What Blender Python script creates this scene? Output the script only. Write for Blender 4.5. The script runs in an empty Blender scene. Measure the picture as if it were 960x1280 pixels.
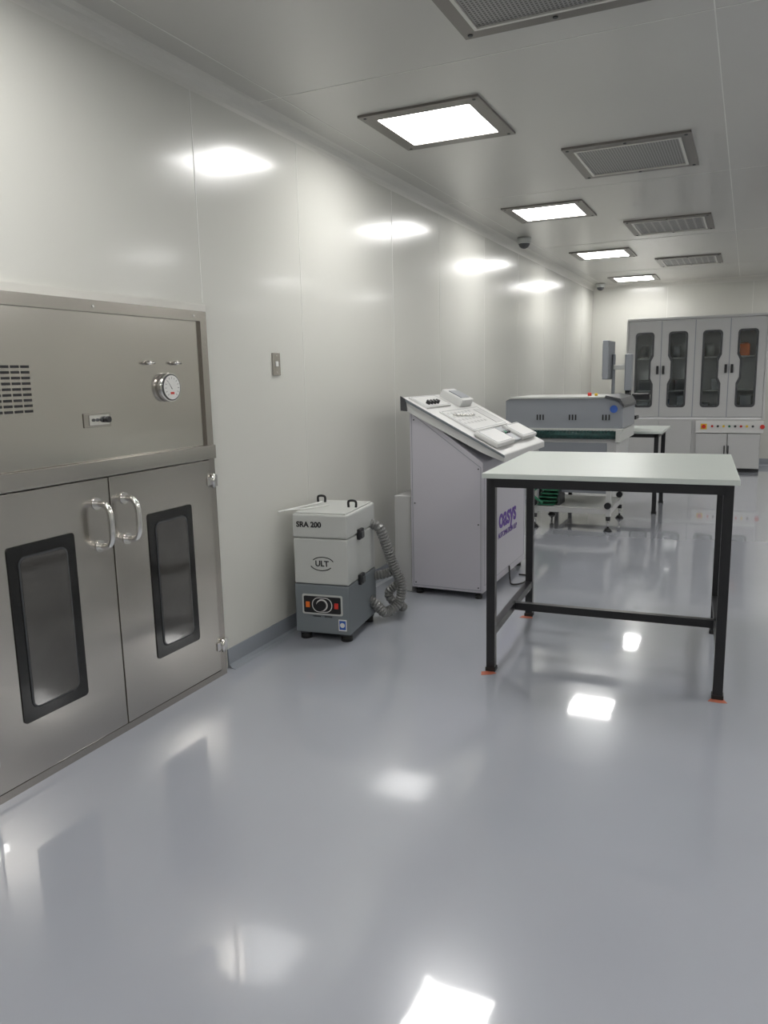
import bpy, bmesh, math, random
from mathutils import Vector, Matrix
random.seed(3)
COL=bpy.context.collection
# ---------------------------------------------------------------- materials
def mat(name,col,rough=.5,metal=0,coat=0,coatr=.05,spec=.5,emit=None,es=0,noise=0,nscale=5,bump=0,bscale=20,nstretch=None,rvar=0,cior=1.5,bstretch=None,detail=4):
    m=bpy.data.materials.new(name);m.use_nodes=True;nt=m.node_tree
    b=nt.nodes['Principled BSDF']
    b.inputs['Base Color'].default_value=(*col,1);b.inputs['Roughness'].default_value=rough
    b.inputs['Metallic'].default_value=metal;b.inputs['Coat Weight'].default_value=coat
    b.inputs['Coat Roughness'].default_value=coatr;b.inputs['Specular IOR Level'].default_value=spec
    b.inputs['Coat IOR'].default_value=cior
    if emit:
        b.inputs['Emission Color'].default_value=(*emit,1);b.inputs['Emission Strength'].default_value=es
    if noise or bump or rvar:
        tc=nt.nodes.new('ShaderNodeTexCoord');mp=nt.nodes.new('ShaderNodeMapping')
        nt.links.new(tc.outputs['Object'],mp.inputs[0])
        if nstretch: mp.inputs['Scale'].default_value=nstretch
        n=nt.nodes.new('ShaderNodeTexNoise');n.inputs['Scale'].default_value=nscale;n.inputs['Detail'].default_value=detail
        nt.links.new(mp.outputs[0],n.inputs['Vector'])
        if noise:
            r=nt.nodes.new('ShaderNodeMapRange');r.inputs[3].default_value=1-noise;r.inputs[4].default_value=1+noise
            r.inputs[1].default_value=.25;r.inputs[2].default_value=.75
            nt.links.new(n.outputs[0],r.inputs[0])
            v=nt.nodes.new('ShaderNodeVectorMath');v.operation='SCALE';v.inputs[0].default_value=col
            nt.links.new(r.outputs[0],v.inputs['Scale']);nt.links.new(v.outputs[0],b.inputs['Base Color'])
        if rvar:
            r=nt.nodes.new('ShaderNodeMapRange');r.inputs[3].default_value=rough-rvar;r.inputs[4].default_value=rough+rvar
            r.inputs[1].default_value=.3;r.inputs[2].default_value=.7
            nt.links.new(n.outputs[0],r.inputs[0]);nt.links.new(r.outputs[0],b.inputs['Roughness'])
        if bump:
            m2=nt.nodes.new('ShaderNodeMapping');nt.links.new(tc.outputs['Object'],m2.inputs[0])
            if bstretch: m2.inputs['Scale'].default_value=bstretch
            n2=nt.nodes.new('ShaderNodeTexNoise');n2.inputs['Scale'].default_value=bscale;n2.inputs['Detail'].default_value=2
            nt.links.new(m2.outputs[0],n2.inputs['Vector'])
            bp=nt.nodes.new('ShaderNodeBump');bp.inputs['Strength'].default_value=bump;bp.inputs['Distance'].default_value=.01
            nt.links.new(n2.outputs[0],bp.inputs['Height']);nt.links.new(bp.outputs[0],b.inputs['Normal'])
            if coat: nt.links.new(bp.outputs[0],b.inputs['Coat Normal'])
    return m
M={}
M['wall']=mat('wall_gloss_panel',(.60,.597,.555),.22,coat=.20,coatr=.10,bump=.16,bscale=1.5,noise=.02,nscale=.7)
M['ceil']=mat('ceiling_panel',(.51,.50,.47),.28,coat=.3,coatr=.13,bump=.06,bscale=1.5,noise=.03,nscale=.6)
M['floor']=mat('epoxy_floor',(.375,.39,.435),.2,coat=1,coatr=.045,cior=1.55,bump=.045,bscale=4.5,noise=.05,nscale=.9)
M['cove']=mat('cove_epoxy',(.25,.27,.30),.3,coat=.3)
M['seam']=mat('silicone_seam',(.72,.72,.68),.4)
M['trimw']=mat('white_aluminium_trim',(.62,.61,.57),.3)
M['steel']=mat('brushed_stainless',(.52,.495,.46),.21,metal=1,noise=.03,nscale=1.3,nstretch=(1,1.5,1),detail=1,bump=.18,bscale=1.3)
M['steel_d']=mat('brushed_stainless_dark',(.42,.395,.365),.25,metal=1,noise=.03,nscale=2,detail=1)
M['chrome']=mat('polished_steel',(.75,.74,.72),.15,metal=1)
M['black']=mat('black_paint',(.010,.010,.012),.35)
M['rubber']=mat('black_rubber',(.012,.012,.012),.6)
M['glassd']=mat('dark_glass',(.06,.057,.053),.07,spec=.8,noise=.25,nscale=3)
M['glassb']=mat('glass_border',(.006,.006,.006),.15,spec=.5)
M['tabletop']=mat('laminate_top',(.56,.60,.565),.3,noise=.015,nscale=8)
M['wht']=mat('white_powdercoat',(.47,.47,.465),.42)
M['lav']=mat('lavender_white_panel',(.50,.485,.53),.4)
M['lav2']=mat('off_white_panel',(.60,.60,.59),.4)
M['grey']=mat('grey_powdercoat',(.17,.19,.205),.4)
M['lgrey']=mat('light_grey_shell',(.50,.51,.49),.4)
M['mgrey']=mat('machine_grey',(.25,.265,.29),.35)
M['dgrey']=mat('dark_grey_plastic',(.05,.052,.056),.45)
M['fixt']=mat('fixture_frame',(.21,.195,.18),.35,metal=.5)
M['teal']=mat('teal_belt',(.008,.042,.038),.5,noise=.4,nscale=30)
M['green']=mat('green_board',(.02,.16,.085),.5,noise=.4,nscale=40)
M['orange']=mat('orange_plastic',(.75,.16,.02),.4)
M['red']=mat('red_plastic',(.55,.03,.02),.4)
M['yellow']=mat('yellow_plastic',(.75,.5,.03),.4)
M['blue']=mat('blue_label',(.03,.10,.40),.4)
M['purple']=mat('purple_ink',(.10,.03,.30),.5)
M['ink']=mat('black_ink',(.01,.01,.012),.5)
M['tape']=mat('orange_tape',(.42,.12,.07),.6)
M['dial']=mat('dial_face',(.72,.72,.70),.3,coat=.6)
M['hose']=mat('ribbed_hose_grey',(.20,.20,.195),.35,metal=.3)
M['lamp']=mat('led_diffuser',(.9,.9,.9),.4,emit=(1,.99,.965),es=24.5)
M['cabi']=mat('cabinet_interior',(.80,.80,.80),.6)
def glass():
    m=bpy.data.materials.new('cabinet_glass');m.use_nodes=True;nt=m.node_tree;nt.nodes.clear()
    o=nt.nodes.new('ShaderNodeOutputMaterial');mx=nt.nodes.new('ShaderNodeMixShader')
    t=nt.nodes.new('ShaderNodeBsdfTransparent');t.inputs[0].default_value=(.92,.94,.94,1)
    g=nt.nodes.new('ShaderNodeBsdfGlossy');g.inputs['Roughness'].default_value=.05
    f=nt.nodes.new('ShaderNodeFresnel');f.inputs[0].default_value=1.6
    nt.links.new(f.outputs[0],mx.inputs[0]);nt.links.new(t.outputs[0],mx.inputs[1]);nt.links.new(g.outputs[0],mx.inputs[2]);nt.links.new(mx.outputs[0],o.inputs[0])
    return m
M['glass']=glass()
def perf(name,sx,sy,hole,base,dark):
    m=bpy.data.materials.new(name);m.use_nodes=True;nt=m.node_tree;b=nt.nodes['Principled BSDF']
    tc=nt.nodes.new('ShaderNodeTexCoord');sp=nt.nodes.new('ShaderNodeSeparateXYZ');nt.links.new(tc.outputs['Object'],sp.inputs[0])
    def math_(op,a,bb):
        n=nt.nodes.new('ShaderNodeMath');n.operation=op
        for i,v in enumerate((a,bb)):
            if v is None: continue
            if isinstance(v,(int,float)): n.inputs[i].default_value=v
            else: nt.links.new(v,n.inputs[i])
        return n.outputs[0]
    def cell(o,s):
        a=math_('MULTIPLY',o,s);a=math_('ADD',a,1000.0);a=math_('FRACT',a,None);a=math_('SUBTRACT',a,.5);return math_('ABSOLUTE',a,None)
    cx=cell(sp.outputs[0],sx);cy=cell(sp.outputs[1],sy)
    h=math_('MULTIPLY',math_('LESS_THAN',cx,hole[0]),math_('LESS_THAN',cy,hole[1]))
    mx=nt.nodes.new('ShaderNodeMix');mx.data_type='RGBA';nt.links.new(h,mx.inputs[0])
    mx.inputs[6].default_value=(*base,1);mx.inputs[7].default_value=(*dark,1)
    nt.links.new(mx.outputs[2],b.inputs['Base Color']);b.inputs['Roughness'].default_value=.4;b.inputs['Metallic'].default_value=.3
    return m
M['perf']=perf('perforated_vent',62,62,(.28,.28),(.32,.315,.305),(.07,.068,.065))
M['perf2']=perf('slotted_vent',14,45,(.38,.24),(.36,.35,.34),(.06,.058,.055))
# ---------------------------------------------------------------- helpers
def empty(name,loc=(0,0,0),rz=0):
    e=bpy.data.objects.new(name,None);e.empty_display_size=.1;COL.objects.link(e);e.location=loc;e.rotation_euler=(0,0,rz);return e
def fin(name,bm,m,par=None,smooth=False):
    bmesh.ops.recalc_face_normals(bm,faces=bm.faces)
    me=bpy.data.meshes.new(name);bm.to_mesh(me);bm.free()
    if m is not None: me.materials.append(m if not isinstance(m,str) else M[m])
    if smooth:
        for p in me.polygons:p.use_smooth=True
    o=bpy.data.objects.new(name,me);COL.objects.link(o)
    if par:o.parent=par
    return o
def addbox(bm,x,y,z):
    vs=[bm.verts.new((a,b,c)) for a in x for b in y for c in z]
    for f in ((0,1,3,2),(4,6,7,5),(0,4,5,1),(2,3,7,6),(0,2,6,4),(1,5,7,3)): bm.faces.new([vs[i] for i in f])
def box(name,par,x,y,z,m,bev=0):
    bm=bmesh.new();addbox(bm,x,y,z)
    if bev: bmesh.ops.bevel(bm,geom=list(bm.edges),offset=bev,segments=2,affect='EDGES',profile=.5)
    return fin(name,bm,m,par)
def boxes(name,par,L,m):
    bm=bmesh.new()
    for x,y,z in L:addbox(bm,x,y,z)
    return fin(name,bm,m,par)
def cyl(name,par,p0,p1,r,m,seg=24,r2=None,bev=0):
    p0=Vector(p0);p1=Vector(p1);d=p1-p0
    bm=bmesh.new();bmesh.ops.create_cone(bm,cap_ends=True,segments=seg,radius1=r,radius2=r if r2 is None else r2,depth=d.length)
    q=d.to_track_quat('Z','Y').to_matrix().to_4x4()
    bmesh.ops.transform(bm,matrix=Matrix.Translation((p0+p1)/2)@q,verts=bm.verts)
    o=fin(name,bm,m,par)
    for p in o.data.polygons:
        if len(p.vertices)==4:p.use_smooth=True
    return o
def spline(pts,n=12):
    P=[Vector(p) for p in pts];P=[P[0]]+P+[P[-1]];out=[]
    for i in range(1,len(P)-2):
        for k in range(n):
            t=k/n;a,b,c,d=P[i-1:i+3]
            out.append(.5*((2*b)+(c-a)*t+(2*a-5*b+4*c-d)*t*t+(3*b-a-3*c+d)*t**3))
    out.append(P[-2]);return out
def resample(P,step):
    out=[P[0]];acc=0
    for a,b in zip(P,P[1:]):
        L=(b-a).length
        if L<1e-9:continue
        t=step-acc
        while t<=L:
            out.append(a+(b-a)*(t/L));t+=step
        acc=L-(t-step)
    return out
def tube(name,par,pts,r,m,n=12,seg=12,rib=0,smooth=True,sm=True,step=0):
    P=spline(pts,n) if sm else [Vector(p) for p in pts]
    if step:P=resample(P,step)
    bm=bmesh.new();rings=[];lu=None
    for i,p in enumerate(P):
        t=(P[min(i+1,len(P)-1)]-P[max(i-1,0)]).normalized()
        if lu is None: u=t.cross(Vector((.13,.3,1))).normalized()
        else: u=(lu-t*lu.dot(t)).normalized()
        lu=u;v=t.cross(u)
        rr=r+(rib if i%2 else 0)
        rings.append([bm.verts.new(p+u*math.cos(a)*rr+v*math.sin(a)*rr) for a in [2*math.pi*k/seg for k in range(seg)]])
    for a,b in zip(rings,rings[1:]):
        for k in range(seg): bm.faces.new([a[k],a[(k+1)%seg],b[(k+1)%seg],b[k]])
    bm.faces.new(rings[0]);bm.faces.new(rings[-1][::-1])
    return fin(name,bm,m,par,smooth)
def mapax(axis,a,b,c):
    return {'x':(c,a,b),'y':(a,c,b),'z':(a,b,c)}[axis]
def prism(name,par,poly,axis,c0,c1,m,bev=0,smooth=False):
    bm=bmesh.new()
    A=[bm.verts.new(mapax(axis,a,b,c0)) for a,b in poly];B=[bm.verts.new(mapax(axis,a,b,c1)) for a,b in poly]
    bm.faces.new(A);bm.faces.new(B[::-1]);n=len(poly)
    for i in range(n):bm.faces.new([A[i],B[i],B[(i+1)%n],A[(i+1)%n]])
    if bev:bmesh.ops.bevel(bm,geom=list(bm.edges),offset=bev,segments=2,affect='EDGES',profile=.5)
    return fin(name,bm,m,par,smooth)
def plate_hole(name,par,outer,holes,axis,c0,c1,m):
    bm=bmesh.new();E=[]
    for L in [outer]+holes:
        vs=[bm.verts.new(mapax(axis,a,b,c0)) for a,b in L]
        E+=[bm.edges.new((vs[i],vs[(i+1)%len(vs)])) for i in range(len(vs))]
    bmesh.ops.triangle_fill(bm,use_beauty=True,use_dissolve=False,edges=E)
    r=bmesh.ops.extrude_face_region(bm,geom=list(bm.faces))
    d=Vector(mapax(axis,0,0,c1-c0))
    bmesh.ops.translate(bm,vec=d,verts=[v for v in r['geom'] if isinstance(v,bmesh.types.BMVert)])
    return fin(name,bm,m,par)
def rect(a0,a1,b0,b1): return [(a0,b0),(a1,b0),(a1,b1),(a0,b1)]
def rrect(a0,a1,b0,b1,r,n=5):
    out=[]
    for cx,cy,s in ((a1-r,b0+r,-90),(a1-r,b1-r,0),(a0+r,b1-r,90),(a0+r,b0+r,180)):
        for k in range(n+1):
            t=math.radians(s+90*k/n);out.append((cx+r*math.cos(t),cy+r*math.sin(t)))
    return out
def text(name,par,body,loc,rot,size,m,ext=.001,sx=1,bold=0):
    cu=bpy.data.curves.new(name,'FONT');cu.body=body;cu.size=size;cu.extrude=ext;cu.offset=bold;cu.align_x='CENTER';cu.align_y='CENTER'
    o=bpy.data.objects.new(name,cu);COL.objects.link(o)
    bpy.context.view_layer.update()
    me=bpy.data.meshes.new_from_object(o.evaluated_get(bpy.context.evaluated_depsgraph_get()))
    bpy.data.objects.remove(o)
    me.materials.clear();me.materials.append(M[m])
    o=bpy.data.objects.new(name,me);COL.objects.link(o);o.parent=par;o.location=loc;o.rotation_euler=rot;o.scale=(sx,1,1);return o
FACE_X=(math.pi/2,0,math.pi/2);FACE_NY=(math.pi/2,0,0)
# ---------------------------------------------------------------- room
WX=-2.33;RX=5.0;BY=13.0;FY=-3.2;ZC=2.8
box('floor',None,(WX-.1,RX+.1),(FY-.1,BY+.1),(-.1,0),'floor')
box('ceiling',None,(WX-.1,RX+.1),(FY-.1,BY+.1),(ZC,ZC+.1),'ceil')
box('wall_left',None,(WX-.1,WX),(FY,BY),(0,ZC),'wall')
box('wall_right',None,(RX,RX+.1),(FY,BY),(0,ZC),'wall')
box('wall_back',None,(WX-.1,RX+.1),(BY,BY+.1),(0,ZC),'wall')
box('wall_front',None,(WX-.1,RX+.1),(FY-.1,FY),(0,ZC),'wall')
def cove_profile(h,d): return [(0,0),(d,0),(d*.45,d*.12),(d*.18,d*.4),(.008,h*.6),(.006,h),(0,h)]
prism('baseboard_left',None,[(WX+a,b) for a,b in cove_profile(.10,.05)],'y',3.03,BY,'cove')
prism('baseboard_left_near',None,[(WX+a,b) for a,b in cove_profile(.10,.05)],'y',FY,1.52,'cove')
prism('baseboard_back',None,[(BY-a,b) for a,b in cove_profile(.10,.05)],'x',WX,RX,'cove')
prism('baseboard_right',None,[(RX-a,b) for a,b in cove_profile(.10,.05)],'y',FY,BY,'cove')
def cc(s,w): return [(w,ZC),(w,ZC-.07)]+[(w+s*(.07-.07*math.cos(t)),ZC-.07+.07*math.sin(t)) for t in [math.radians(a) for a in (15,30,45,60,75,90)]]
prism('trim_ceiling_left',None,cc(1,WX),'y',FY,BY,'trimw')
prism('trim_ceiling_right',None,cc(-1,RX),'y',FY,BY,'trimw')
prism('trim_ceiling_back',None,[(BY-(a-WX),b) for a,b in cc(1,WX)],'x',WX,RX,'trimw')
s=.0025
boxes('trim_wall_left_seams',None,[((WX,WX+.0012),(y-q_,y+q_),(z0,ZC-.07)) for y,z0,q_ in ((3.0,1.81,.0025),(3.9,.1,.0014),(5.17,.1,.003),(6.1,.1,.0014),(7.3,.1,.002),(8.5,.1,.002),(9.7,.1,.002),(10.9,.1,.002),(12.1,.1,.002),(1.8,1.81,.0012),(.6,.1,.002))],'seam')
boxes('trim_wall_back_seams',None,[((x-s,x+s),(BY-.0012,BY),(.1,ZC-.07)) for x in (-1.2,0,1.2,2.4,3.6)],'seam')
boxes('trim_ceiling_seams',None,[((x-s,x+s),(FY,BY),(ZC-.0012,ZC)) for x in (-2.14,-.19,2.2,4.5)]+[((WX,RX),(y-s,y+s),(ZC-.0012,ZC)) for y in (.85,3.45,6.1,8.7,11.3)],'seam')
# ---------------------------------------------------------------- ceiling fixtures
def light(cx,cy,sy=.68):
    e=empty('ceiling_panel_light',(cx,cy,ZC));w=.33;h=sy/2
    plate_hole('frame',e,rect(-w,w,-h,h),[rect(-w+.075,w-.075,-h+.085,h-.085)],'z',-.012,0,'fixt')
    box('diffuser',e,(-w+.075,w-.075),(-h+.085,h-.085),(-.008,-.001),'lamp')
    for i,(a,b) in enumerate(((-1,-1),(1,-1),(1,1),(-1,1))): cyl('screw_%d'%(i+1),e,(a*(w-.03),b*(h-.03),-.012),(a*(w-.03),b*(h-.03),-.015),.008,'dgrey',10)
for cx in (-1.60,1.3,3.9):
    for cy in (-1.0,1.6,4.21,6.82,9.52,12.2): light(cx,cy)
def vent(cx,cy,kind):
    e=empty('ceiling_air_vent',(cx,cy,ZC));w=.37;h=.40
    plate_hole('frame',e,rect(-w,w,-h,h),[rect(-w+.07,w-.07,-h+.08,h-.08)],'z',-.014,0,'fixt')
    box('grille',e,(-w+.07,w-.07),(-h+.08,h-.08),(-.010,-.001),kind)
    plate_hole('bead',e,rect(-w+.06,w-.06,-h+.07,h-.07),[rect(-w+.075,w-.075,-h+.085,h-.085)],'z',-.018,-.01,'trimw')
    k=0
    for a,b in ((-1,-1),(1,-1),(1,1),(-1,1),(0,-1),(0,1)):
        k+=1;cyl('screw_%d'%k,e,(a*(w-.03),b*(h-.035),-.014),(a*(w-.03),b*(h-.035),-.018),.01,'dgrey',10)
for cy,k in ((2.83,'perf'),(5.4,'perf'),(8.0,'perf2'),(10.65,'perf2'),(.2,'perf')): vent(-.74,cy,k)
for cy in (2.83,5.4,8.0,10.65): vent(2.2,cy,'perf')
def cam(x,y):
    e=empty('dome_security_camera',(x,y,ZC))
    cyl('base',e,(0,0,-.04),(0,0,0),.07,'lgrey',32)
    bm=bmesh.new();bmesh.ops.create_uvsphere(bm,u_segments=24,v_segments=14,radius=.058)
    bmesh.ops.translate(bm,vec=(0,0,-.05),verts=bm.verts);fin('dome',bm,'dgrey',e,True)
    cyl('collar',e,(0,0,-.06),(0,0,-.03),.064,'lgrey',32)
cam(-2.12,7.95);cam(-2.15,12.6)
# ---------------------------------------------------------------- pass box
pb=empty('stainless_pass_box',(WX,2.285,0))
H2=.69
plate_hole('outer_frame',pb,rect(-H2,H2,.0,1.765),[rect(-H2+.045,H2-.045,.03,1.10),rect(-H2+.045,H2-.045,1.14,1.72)],'x',0,.035,'steel_d')
box('header_panel',pb,(0,.022),(-H2+.045,H2-.045),(1.14,1.72),'steel')
box('divider_rail',pb,(.03,.048),(-H2+.04,H2),(1.085,1.15),'steel',.003)
for nm,s0 in (('left',-1),('right',1)):
    a0,a1=(-.642,-.003) if s0<0 else (.003,.642)
    box('door_leaf_'+nm,pb,(0,.04),(a0,a1),(.035,1.08),'steel',.003)
    w0,w1=(-.50,-.20) if s0<0 else (.20,.49)
    prism('window_gasket_'+nm,pb,rrect(w0,w1,.245,.895,.015),'x',.04,.044,'glassb')
    prism('window_bead_'+nm,pb,rrect(w0+.040,w1-.040,.288,.852,.03),'x',.044,.047,'dgrey')
    prism('window_glass_'+nm,pb,rrect(w0+.047,w1-.047,.295,.845,.025),'x',.047,.0485,'glassd')
    y=s0*.075
    tube('handle_'+nm,pb,[(.04,y,.815),(.085,y,.818),(.108,y,.845),(.112,y,.90),(.108,y,.955),(.085,y,.982),(.04,y,.985)],.0125,'chrome',8,14)
    for k,z in enumerate((.815,.985)): cyl('handle_rose_%s_%d'%(nm,k+1),pb,(.04,y,z),(.046,y,z),.024,'chrome')
    for k,z in enumerate((.16,.98)):
        box('hinge_%s_%d'%(nm,k+1),pb,(.035,.052),tuple(sorted((s0*.655,s0*.685))),(z-.03,z+.03),'chrome',.003)
        box('hinge_leaf_%s_%d'%(nm,k+1),pb,(.04,.047),tuple(sorted((s0*.615,s0*.66))),(z-.02,z+.02),'chrome',.002)
        cyl('hinge_pin_%s_%d'%(nm,k+1),pb,(.05,s0*.652,z-.033),(.05,s0*.652,z+.033),.008,'chrome')
gy,gz=.40,1.425
cyl('gauge_bezel',pb,(.022,gy,gz),(.05,gy,gz),.062,'chrome',40)
cyl('gauge_rim',pb,(.05,gy,gz),(.053,gy,gz),.057,'dgrey',40)
cyl('gauge_face',pb,(.053,gy,gz),(.0545,gy,gz),.052,'dial',40)
bm=bmesh.new()
for k in range(13):
    a=math.radians(-50+k*(280/12));c,s_=math.cos(a),math.sin(a)
    d=Vector((0,c,s_));t=Vector((0,-s_,c));p=Vector((.055,gy,gz))
    bm.faces.new([bm.verts.new(p+d*r_+t*w_) for r_,w_ in ((.036,-.0010),(.045,-.0010),(.045,.0010),(.036,.0010))])
fin('gauge_ticks',bm,'ink',pb)
prism('gauge_needle',pb,[(gy-.002,gz-.008),(gy+.002,gz-.008),(gy-.026,gz+.028)],'x',.0548,.0556,'ink')
box('gauge_label',pb,(.0545,.0552),(gy-.012,gy+.012),(gz-.03,gz-.020),'red')
for k,y in enumerate((.29,.46)):
    cyl('barb_%d'%(k+1),pb,(.022,y,1.53),(.045,y,1.53),.009,'chrome',12)
    cyl('barb_bar_%d'%(k+1),pb,(.042,y-.025,1.53),(.042,y+.025,1.53),.005,'chrome',10)
box('switch_plate',pb,(.022,.026),(-.085,.055),(1.28,1.335),'steel_d',.001)
box('switch_inner',pb,(.026,.029),(-.06,.045),(1.288,1.327),'chrome',.001)
for k in range(3): cyl('indicator_%d'%(k+1),pb,(.029,-.040+k*.02,1.308),(.033,-.040+k*.02,1.308),.006,'dgrey',10)
cyl('rotary_switch',pb,(.029,.025,1.308),(.048,.025,1.308),.012,'black',16)
bm=bmesh.new()
for r_ in range(9):
    for c_ in range(9):
        y=-.64+c_*.042;z=1.352+r_*.0195
        if y+.034>-.28:continue
        addbox(bm,(.022,.0235),(y,y+.034),(z,z+.009))
fin('louvre_slots',bm,'ink',pb)
for j,y in enumerate((-.6,0,.6)): cyl('screw_%d'%(j+1),pb,(.035,y,1.742),(.037,y,1.742),.005,'chrome',8)
plate_hole('trim_pass_box',None,[(2.285+a,b) for a,b in rect(-H2-.03,H2+.03,0,1.80)],[[(2.285+a,b) for a,b in rect(-H2-.001,H2+.001,.001,1.766)]],'x',WX,WX+.012,'trimw')
e=empty('wall_switch_plate',(WX,3.6,1.53))
box('plate',e,(0,.008),(-.037,.037),(-.06,.06),'steel_d',.002)
box('rocker',e,(.008,.013),(-.012,.012),(-.012,.015),'dial',.002)
for k,z in enumerate((-.045,.045)): cyl('screw_%d'%(k+1),e,(.008,0,z),(.010,0,z),.004,'chrome',8)
# ---------------------------------------------------------------- fume extractor
fe=empty('fume_extractor',(-2.235,3.545,0),math.radians(7))
w,d=.325,.46
for i,(x,y) in enumerate(((.04,.05),(w-.04,.05),(.04,d-.05),(w-.04,d-.05))):
    cyl('foot_%d'%(i+1),fe,(x,y,0),(x,y,.035),.032,'rubber',18)
    cyl('foot_plate_%d'%(i+1),fe,(x,y,.034),(x,y,.05),.036,'dgrey',18)
box('base_module',fe,(0,w),(0,d),(.045,.325),'grey',.008)
box('filter_module',fe,(.002,w-.002),(.002,d-.002),(.328,.585),'lgrey',.008)
box('top_module',fe,(0,w),(0,d),(.588,.72),'lgrey',.010)
box('lid',fe,(.015,w-.015),(.015,d-.015),(.718,.728),'lgrey',.004)
for k,z in enumerate((.325,.585)):
    box('clip_%d'%(k+1),fe,(w-.002,w+.018),(.15,.22),(z-.03,z+.03),'black',.005)
    box('clip_lever_%d'%(k+1),fe,(w+.014,w+.026),(.165,.205),(z-.022,z+.014),'dgrey',.004)
for k,(x,y) in enumerate(((.03,.36),(.275,.22))):
    tube('lid_handle_%d'%(k+1),fe,[(x-.022,y,.727),(x-.020,y,.762),(x+.020,y,.762),(x+.022,y,.727)],.007,'black',6,10)
tube('probe_rod',fe,[(-.065,-.03,.733),(.02,.16,.738),(.06,.30,.74)],.0055,'dial',4,8)
tube('probe_rod_long',fe,[(-.04,-.01,.737),(.08,.12,.737),(.13,.22,.737)],.004,'dial',4,8)
text('model_label',fe,'SRA 200',(.10,-.0015,.662),FACE_NY,.042,'ink',bold=.0012)
text('maker_label',fe,'ULT',(.17,0.0005,.445),FACE_NY,.045,'ink',bold=.0008)
def arc(cx,cz,rx,rz,a0,a1,n=12):return [(cx+rx*math.cos(math.radians(a0+(a1-a0)*k/n)),.001,cz+rz*math.sin(math.radians(a0+(a1-a0)*k/n))) for k in range(n+1)]
tube('logo_swoosh_1',fe,arc(.175,.447,.065,.036,20,150),.0025,'ink',sm=False,seg=6)
tube('logo_swoosh_2',fe,arc(.165,.443,.065,.036,200,330),.0025,'ink',sm=False,seg=6)
prism('control_panel_plate',fe,rrect(.045,.285,.155,.27,.01),'y',-.003,.001,'lgrey')
prism('control_panel',fe,rrect(.055,.275,.165,.26,.008),'y',-.006,-.002,'black')
plate_hole('panel_ring',fe,rrect(.105,.225,.17,.255,.04),[rrect(.109,.221,.174,.251,.037)],'y',-.008,-.005,'dial')
cyl('dial_knob_ring',fe,(.165,-.006,.212),(.165,-.010,.212),.034,'dial',24)
cyl('dial_knob',fe,(.165,-.006,.212),(.165,-.028,.212),.027,'black',24)
box('power_switch',fe,(.068,.092),(-.012,-.004),(.195,.228),'orange',.003)
box('alarm_switch',fe,(.238,.262),(-.012,-.004),(.195,.228),'red',.003)
text('panel_text',fe,'volume     service',(.165,-.004,.147),FACE_NY,.016,'ink')
box('seal_label',fe,(.258,.305),(-.002,.001),(.070,.135),'dial')
box('seal_label_blue',fe,(.263,.300),(-.003,.0),(.077,.128),'blue')
cyl('seal_ring',fe,(.281,-.003,.103),(.281,-.004,.103),.014,'dial',16)
tube('hose_1',fe,[(w-.03,d-.05,.60),(w+.04,d-.05,.58),(w+.075,d-.03,.48),(w+.10,d+.0,.37),(w+.13,d+.03,.27),(w+.15,d+.04,.20),(w+.13,d+.02,.10),(w+.07,d-.04,.06),(w+.03,d-.08,.11),(w-.02,d-.10,.16)],.026,'hose',12,14,rib=.006,smooth=False,step=.009)
tube('hose_2',fe,[(w-.03,d-.02,.27),(w+.05,d+.02,.28),(w+.10,d+.06,.29),(w+.12,d+.10,.22),(w+.05,d+.10,.15),(w+.06,d+.10,.10),(w+.12,d+.14,.045),(w+.07,d+.19,.040)],.024,'hose',10,14,rib=.006,smooth=False,step=.009)
# ---------------------------------------------------------------- control console
cn=empty('control_console',(-1.99,4.64,0))
D=1.04
body=[(0,.045),(.50,.045),(.50,.90),(0.0,1.255)]
prism('body',cn,body,'y',0,D,'lav',.004)
sl=(1.30-.945)/(-.04-.655)
def zt(x): return 1.30+sl*(x+.04)
deck=[(-.05,1.235),(-.05,zt(-.05)+.012),(.64,zt(.64)),(.64,zt(.64)-.045),(.50,zt(.5)-.06),(.01,zt(.01)-.055)]
prism('sloped_deck',cn,deck,'y',-.012,D+.012,'lav2',.006)
prism('deck_edge_trim',cn,[(-.052,zt(-.052)+.016),(.645,zt(.645)+.003),(.645,zt(.645)-.012),(-.052,zt(-.052)+.0)],'y',-.02,-.012,'grey')
prism('deck_corner_cap',cn,[(-.054,zt(-.052)+.018),(-.02,zt(-.02)+.016),(-.008,zt(-.008)-.058),(-.054,1.23)],'y',-.022,-.011,'dgrey')
nrm=Vector((-sl,0,1)).normalized();tx=Vector((1,0,sl)).normalized()
R=Matrix((( tx.x,0,nrm.x),(0,1,0),(tx.z,0,nrm.z))).to_4x4()
dk=bpy.data.objects.new('deck_controls',None);COL.objects.link(dk);dk.parent=cn
dk.matrix_local=Matrix.Translation((-.05,0,zt(-.05)+.006))@R
box('upper_strip',dk,(.02,.17),(.05,.50),(0,.018),'lav2',.004)
for k in range(4): cyl('knob_%d'%(k+1),dk,(.13,.14+k*.055,.018),(.13,.14+k*.055,.042),.016,'black',18)
plate_hole('upper_outline',dk,rect(.03,.16,.06,.49),[rect(.033,.157,.063,.487)],'z',.018,.019,'mgrey')
box('raised_module',dk,(.02,.20),(.62,.86),(0,.06),'lav2',.008)
box('raised_module_face',dk,(.06,.17),(.65,.83),(.06,.066),'mgrey',.003)
prism('membrane_panel',dk,rrect(.22,.50,.14,.92,.02),'z',0,.010,'lav2')
boxes('membrane_keys',dk,[((.26+.045*i,.28+.045*i),(.19+.07*j,.22+.07*j),(.010,.0115)) for i in range(4) for j in range(7)],'wht')
plate_hole('membrane_outline',dk,rrect(.232,.488,.155,.905,.015),[rrect(.235,.485,.158,.902,.013)],'z',.010,.011,'grey')
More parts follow.
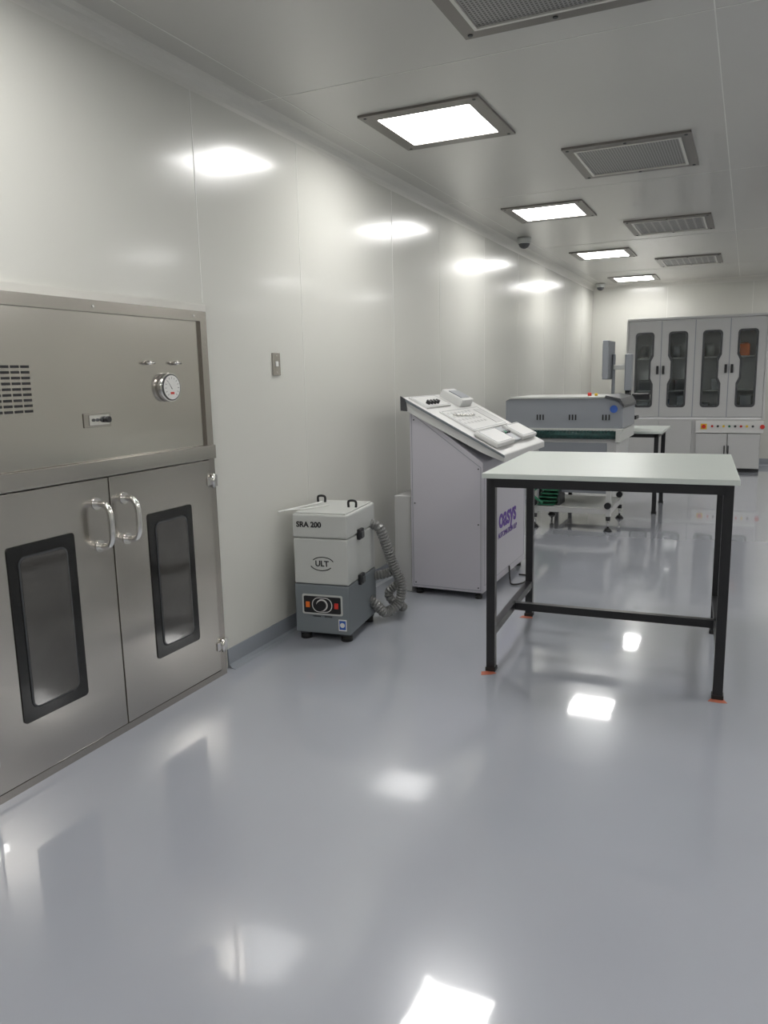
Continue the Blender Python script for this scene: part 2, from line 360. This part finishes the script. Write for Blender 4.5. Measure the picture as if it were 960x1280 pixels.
box('screen',dk,(.26,.46),(.74,.88),(.010,.013),'wht',.002)
tube('deck_pen',dk,[(.30,.22,.018),(.34,.55,.018)],.005,'chrome',3,8)
for nm,y0,y1 in (('near',.03,.42),('far',.64,1.01)):
    box('hand_rest_'+nm,dk,(.53,.71),(y0,y1),(0,.035),'lav2',.012)
    plate_hole('hand_rest_outline_'+nm,dk,rrect(.545,.695,y0+.015,y1-.015,.015),[rrect(.549,.691,y0+.019,y1-.019,.013)],'z',.035,.036,'grey')
box('front_bar',dk,(.52,.70),(.43,.63),(0,.016),'mgrey',.004)
for k in range(4): cyl('button_%d'%(k+1),dk,(.60,.46+k*.045,.016),(.60,.46+k*.045,.03),.013,('dgrey','green','dgrey','dgrey')[k],14)
plate_hole('front_door_seam',cn,rect(.03,D-.03,.09,.84),[rect(.033,D-.033,.093,.837)],'x',.5,.5012,'mgrey')
plate_hole('side_panel_seam',cn,[(.012,.06),(.488,.06),(.488,.87),(.012,1.215)],[[(.016,.064),(.484,.064),(.484,.868),(.016,1.208)]],'y',-.0012,0,'mgrey')
for i,(x,z) in enumerate(((.03,.08),(.47,.08),(.47,.86),(.03,1.17),(.03,.62),(.47,.5))): cyl('side_screw_%d'%(i+1),cn,(x,-.004,z),(x,0,z),.005,'dgrey',8)
for i,(x,y) in enumerate(((.04,.04),(.46,.04),(.04,D-.04),(.46,D-.04))):
    cyl('caster_stem_%d'%(i+1),cn,(x,y,.02),(x,y,.05),.012,'dgrey',12);cyl('foot_pad_%d'%(i+1),cn,(x,y,0),(x,y,.022),.024,'rubber',18)
text('maker_logo',cn,'oasys',(.5015,.57,.47),FACE_X,.20,'purple',bold=.004,sx=1.0)
text('maker_caption',cn,'AUTOMATION LLP',(.5015,.57,.355),FACE_X,.055,'purple')
box('rear_box',cn,(-.135,-.012),(.03,.45),(.0,.66),'wht',.006)
tube('power_cable',cn,[(.505,.6,.09),(.54,.50,.02),(.58,.42,.008),(.64,.5,.008),(.62,.68,.008),(.55,.7,.008)],.006,'rubber',10,8)
# ---------------------------------------------------------------- work tables
def worktable(loc,rz,tw,td,h,lw,ld,rung=.2,tt=.024,oy=0):
    t=empty('work_table',loc,rz)
    box('table_top',t,(-tw/2,tw/2),(-td/2+oy,td/2+oy),(h-tt,h),'tabletop',.002)
    g=.021;z=h-tt
    X=lw/2;Yy=ld/2
    for i,(x,y) in enumerate(((-X,-Yy),(X,-Yy),(X,Yy),(-X,Yy))):
        box('leg_%d'%(i+1),t,(x-g,x+g),(y-g,y+g),(.006,z),'black',.002)
        box('foot_%d'%(i+1),t,(x-g-.004,x+g+.004),(y-g-.004,y+g+.004),(0,.02),'rubber',.002)
    for i,y in enumerate((-Yy,Yy)): box('apron_x_%d'%(i+1),t,(-X,X),(y-g,y+g),(z-.042,z),'black')
    for i,x in enumerate((-X,X)):
        box('apron_y_%d'%(i+1),t,(x-g,x+g),(-Yy,Yy),(z-.042,z),'black')
        box('side_rung_%d'%(i+1),t,(x-.018,x+.018),(-Yy,Yy),(rung-.02,rung+.02),'black')
    box('centre_rung',t,(-X,X),(-.018,.018),(rung-.02,rung+.02),'black')
    return t
worktable((-.59,4.0,0),math.radians(3),1.12,1.10,.988,1.035,.93,oy=.06)
for k,(x,y,r) in enumerate(((-1.09,3.46,.7),(-.05,3.53,.1),(-1.14,4.40,.2))):
    e=prism('floor_tape_mark',None,[(-.038,-.018),(.01,-.026),(.042,-.020),(.030,.02),(-.02,.024)],'z',0,.0012,'tape');e.location=(x,y,0);e.rotation_euler[2]=r
worktable((-1.31,8.6,0),0,1.12,.90,.85,1.0,.72,.25)
# ---------------------------------------------------------------- conveyor machine
cv=empty('conveyor_machine',(-1.54,7.12,0))
hood=[(-.54,.93),(.54,.93),(.54,1.14),(.50,1.19),(.42,1.218),(-.50,1.218),(-.54,1.20)]
prism('hood',cv,hood,'y',.06,.86,'mgrey',.006)
prism('hood_front_lip',cv,[(-.55,.925),(-.55,.945),(.55,.945),(.55,.925)],'y',.04,.08,'lgrey')
prism('hood_top_cap',cv,[(-.52,1.218),(.40,1.218),(.40,1.232),(-.50,1.232)],'y',.05,.86,'lgrey')
prism('hood_end_cap',cv,[(.38,1.222),(.505,1.195),(.55,1.13),(.55,1.155),(.515,1.215),(.39,1.242)],'y',.03,.88,'dgrey')
for g_ in range(3):
    boxes('vent_group_%d'%(g_+1),cv,[((-.24+g_*.30+k*.028,-.228+g_*.30+k*.028),(.055,.062),(1.02,1.07)) for k in range(3)],'ink')
cyl('logo_disc',cv,(.46,.062,1.12),(.46,.054,1.12),.034,'blue',24)
cyl('beacon_red',cv,(.20,.30,1.232),(.20,.30,1.262),.018,'red',16);cyl('beacon_yellow',cv,(.26,.30,1.232),(.26,.30,1.256),.015,'yellow',16)
box('belt_bed',cv,(-.30,.50),(-.02,.86),(.855,.925),'dgrey')
bm=bmesh.new()
for k in range(26): addbox(bm,(-.295+k*.030,-.275+k*.030),(-.05,.0),(.862,.93))
fin('belt_teeth',bm,'teal',cv)
cyl('belt_roller',cv,(-.30,-.02,.89),(.50,-.02,.89),.034,'teal',20)
box('end_cheek_left',cv,(-.33,-.30),(-.06,.86),(.83,.945),'lgrey',.003);box('end_cheek_right',cv,(.50,.54),(-.06,.86),(.83,.945),'lgrey',.003)
box('underbody',cv,(-.28,.50),(.0,.80),(.60,.855),'wht',.006)
box('underbody_panel',cv,(-.2,.42),(-.006,.0),(.64,.82),'mgrey',.003)
box('lower_tank',cv,(-.02,.42),(.15,.7),(.33,.60),'mgrey',.01)
for i,(x,y) in enumerate(((-.24,.04),(.44,.04),(-.24,.76),(.44,.76))):
    box('stand_leg_%d'%(i+1),cv,(x-.022,x+.022),(y-.022,y+.022),(.14,.60),'wht',.003)
    cyl('leveller_stem_%d'%(i+1),cv,(x,y,.02),(x,y,.15),.010,'chrome',12)
    cyl('leveller_nut_%d'%(i+1),cv,(x,y,.10),(x,y,.14),.022,'black',12)
    cyl('leveller_pad_%d'%(i+1),cv,(x,y,0),(x,y,.03),.042,'black',20,r2=.02)
    cyl('clamp_knob_%d'%(i+1),cv,(x,y-.02,.245),(x,y-.06,.245),.03,'black',16)
for i,y in enumerate((.04,.76)): box('stand_rail_%d'%(i+1),cv,(-.26,.46),(y-.02,y+.02),(.16,.21),'wht',.003)
for i,x in enumerate((-.24,.44)): box('stand_side_%d'%(i+1),cv,(x-.02,x+.02),(.04,.76),(.16,.21),'wht',.003)
box('stand_tray',cv,(-.24,.44),(.06,.74),(.205,.215),'lgrey')
for k in range(5):
    box('circuit_board_%d'%(k+1),cv,(-.22+.01*k,-.06+.012*k),(.03,.30),(.22+k*.035,.228+k*.035),'green')
boxes('board_rack',cv,[((-.215,-.205),(.07,.31),(.215,.42)),((-.03,-.015),(.07,.31),(.215,.42))],'dgrey')
tube('green_cable',cv,[(-.2,-.03,.6),(-.26,-.05,.5),(-.18,-.06,.42),(-.25,-.05,.34),(-.15,-.04,.25)],.012,'green',8,8)
# ---------------------------------------------------------------- inspection monitor on rear table
ms=empty('inspection_monitor_stand',(-1.28,8.55,.852))
box('base',ms,(-.12,.14),(-.12,.12),(0,.02),'dgrey',.004)
cyl('post',ms,(-.02,0,.02),(-.02,0,.78),.018,'mgrey',16)
box('monitor',ms,(-.10,-.04),(-.24,.20),(.52,.92),'mgrey',.008)
box('monitor_screen',ms,(-.104,-.098),(-.22,.18),(.55,.89),'ink',.002)
box('camera_arm',ms,(-.02,.14),(-.03,.03),(.62,.67),'lgrey',.006)
box('camera_head',ms,(.10,.17),(-.06,.06),(.40,.78),'mgrey',.01)
cyl('lens',ms,(.135,0,.30),(.135,0,.40),.032,'black',20)
cyl('ring_light',ms,(.135,0,.27),(.135,0,.30),.05,'dgrey',24)
box('stage',ms,(.06,.24),(-.10,.10),(.10,.14),'black',.004)
box('stage_post',ms,(.06,.10),(-.02,.02),(.02,.10),'black')
box('stage_knob_block',ms,(.18,.36),(-.06,.06),(.30,.37),'black',.012)
cyl('focus_rod',ms,(-.02,0,.33),(.25,0,.33),.012,'black',12)
# ---------------------------------------------------------------- storage cabinet (glass doors)
cb=empty('glass_door_cabinet',(-1.62,12.0,0))
W=1.82;dd=.80
boxes('carcass',cb,[((0,W),(.43,.45),(.77,2.17)),((0,.02),(.02,dd),(.77,2.17)),((W-.02,W),(.02,dd),(.77,2.17)),((0,W),(.02,dd),(2.15,2.17)),((0,W),(.02,dd),(.75,.78)),((.90,.92),(.05,.45),(.77,2.16))],'cabi')
box('cornice',cb,(-.02,W+.02),(-.01,dd),(2.165,2.20),'wht',.004)
box('side_jamb_left',cb,(-.03,.0),(-.0,dd),(.75,2.17),'wht',.003);box('side_jamb_right',cb,(W,W+.03),(-.0,dd),(.75,2.17),'wht',.003)
box('rear_panel',cb,(0,W),(dd-.02,dd),(.75,2.17),'wht')
def winpoly(a0,a1,b0,b1,side,zc,g=0):
    a0+=g;a1-=g;b0+=g;b1-=g
    p=rrect(a0,a1,b0,b1,.05,5)
    br,tr,tl,bl=p[0:6],p[6:12],p[12:18],p[18:24]
    q=.038;h=.16+g
    if side>0:
        nt=[(a1,zc-h-.04),(a1-q,zc-h+.04),(a1-q,zc+h-.04),(a1,zc+h+.04)];return br+nt+tr+tl+bl
    nt=[(a0,zc+h+.04),(a0+q,zc+h-.04),(a0+q,zc-h+.04),(a0,zc-h-.04)];return br+tr+tl+nt+bl
dw=W/4
for i in range(4):
    a0=i*dw+.005;a1=(i+1)*dw-.005;side=1 if i%2==0 else -1
    c=(a0+a1)/2;zc=1.46
    wp=winpoly(c-.13,c+.13,.92,2.0,side,zc)
    plate_hole('door_%d'%(i+1),cb,rect(a0,a1,.785,2.155),[wp],'y',-.0,.022,'wht')
    plate_hole('door_gasket_%d'%(i+1),cb,wp,[winpoly(c-.13,c+.13,.92,2.0,side,zc,.026)],'y',-.006,.0,'dgrey')
    prism('door_glass_%d'%(i+1),cb,wp,'y',.008,.012,'glass')
    hx=a1-.035 if side>0 else a0+.035
    box('door_handle_%d'%(i+1),cb,(hx-.016,hx+.016),(-.035,0),(zc-.06,zc+.06),'black',.004)
boxes('door_gaps',cb,[((i*dw-.006,i*dw+.006),(-.001,.004),(.785,2.155)) for i in (1,2,3)],'mgrey')
boxes('shelves',cb,[((.02,W-.02),(.1,.43),(z,z+.015)) for z in (1.15,1.62)],'wht')
for k in range(6):
    x=.12+.28*k;box('storage_bin_%d'%(k+1),cb,(x,x+.16),(.15,.38),(.78,.98+.05*(k%3)),('mgrey','blue','mgrey')[k%3],.01)
for k in range(4):
    x=.15+.45*k;cyl('filament_spool_%d'%(k+1),cb,(x,.28,1.73),(x+.10,.28,1.73),.09,('dgrey','mgrey','lgrey','orange')[k],24)
box('orange_box',cb,(W-.33,W-.20),(.12,.3),(1.635,1.80),'orange',.004)
for k in range(3): box('instrument_%d'%(k+1),cb,(.14+.5*k,.36+.5*k),(.15,.40),(1.165,1.32),('dgrey','dgrey','mgrey')[k],.01)
box('plinth',cb,(0,W),(.06,dd),(0,.06),'dgrey')
box('lower_carcass',cb,(0,W),(.02,dd),(.05,.75),'wht',.003)
for i in range(2):
    box('lower_door_left_%d'%(i+1),cb,(.01+i*.46,.455+i*.46),(0,.02),(.07,.73),'wht',.003)
box('control_box',cb,(.97,W+.03),(-.05,.02),(.56,.73),'lav2',.004)
for i in range(2): box('lower_door_right_%d'%(i+1),cb,(.98+i*.42,1.39+i*.42),(-.03,.02),(.06,.55),'wht',.003)
for i in range(2): box('lower_door_handle_%d'%(i+1),cb,(1.355+i*.05,1.37+i*.05),(-.045,-.03),(.26,.38),'black',.002)
cols=['red','dgrey','yellow','green','dgrey','red','yellow','dgrey','orange','green']
box('isolator_plate',cb,(1.04,1.12),(-.056,-.05),(.61,.69),'yellow',.002);cyl('isolator_knob',cb,(1.08,-.056,.65),(1.08,-.08,.65),.028,'red',20)
for k,cn_ in enumerate(cols[:8]): cyl('push_button_%d'%(k+1),cb,(1.19+k*.075,-.05,.655),(1.19+k*.075,-.072,.655),.016,cn_,14)
cyl('emergency_stop',cb,(.985+W-.97,-.05,.65),(.985+W-.97,-.08,.65),.03,'red',18)
# ---------------------------------------------------------------- world + camera
w_=bpy.data.worlds.new('w');bpy.context.scene.world=w_;w_.use_nodes=True
w_.node_tree.nodes['Background'].inputs[0].default_value=(.5,.5,.5,1);w_.node_tree.nodes['Background'].inputs[1].default_value=.2
Yv=Vector((456,-179,960)).normalized();Dv=Vector((120,5456,960));Dv=(Dv-Yv*Dv.dot(Yv)).normalized();Xv=Dv.cross(Yv)
cr=Vector((Xv.x,Yv.x,-Dv.x));cu_=-Vector((Xv.y,Yv.y,-Dv.y));cbk=-Vector((Xv.z,Yv.z,-Dv.z))
cd=bpy.data.cameras.new('camera');cd.sensor_fit='VERTICAL';cd.sensor_height=36;cd.lens=27;cd.clip_start=.05
co=bpy.data.objects.new('camera',cd);COL.objects.link(co)
mm=Matrix((cr,cu_,cbk)).transposed().to_4x4();mm.translation=(0,0,1.45);co.matrix_world=mm
bpy.context.scene.camera=co
bpy.context.scene.view_settings.view_transform='Standard'
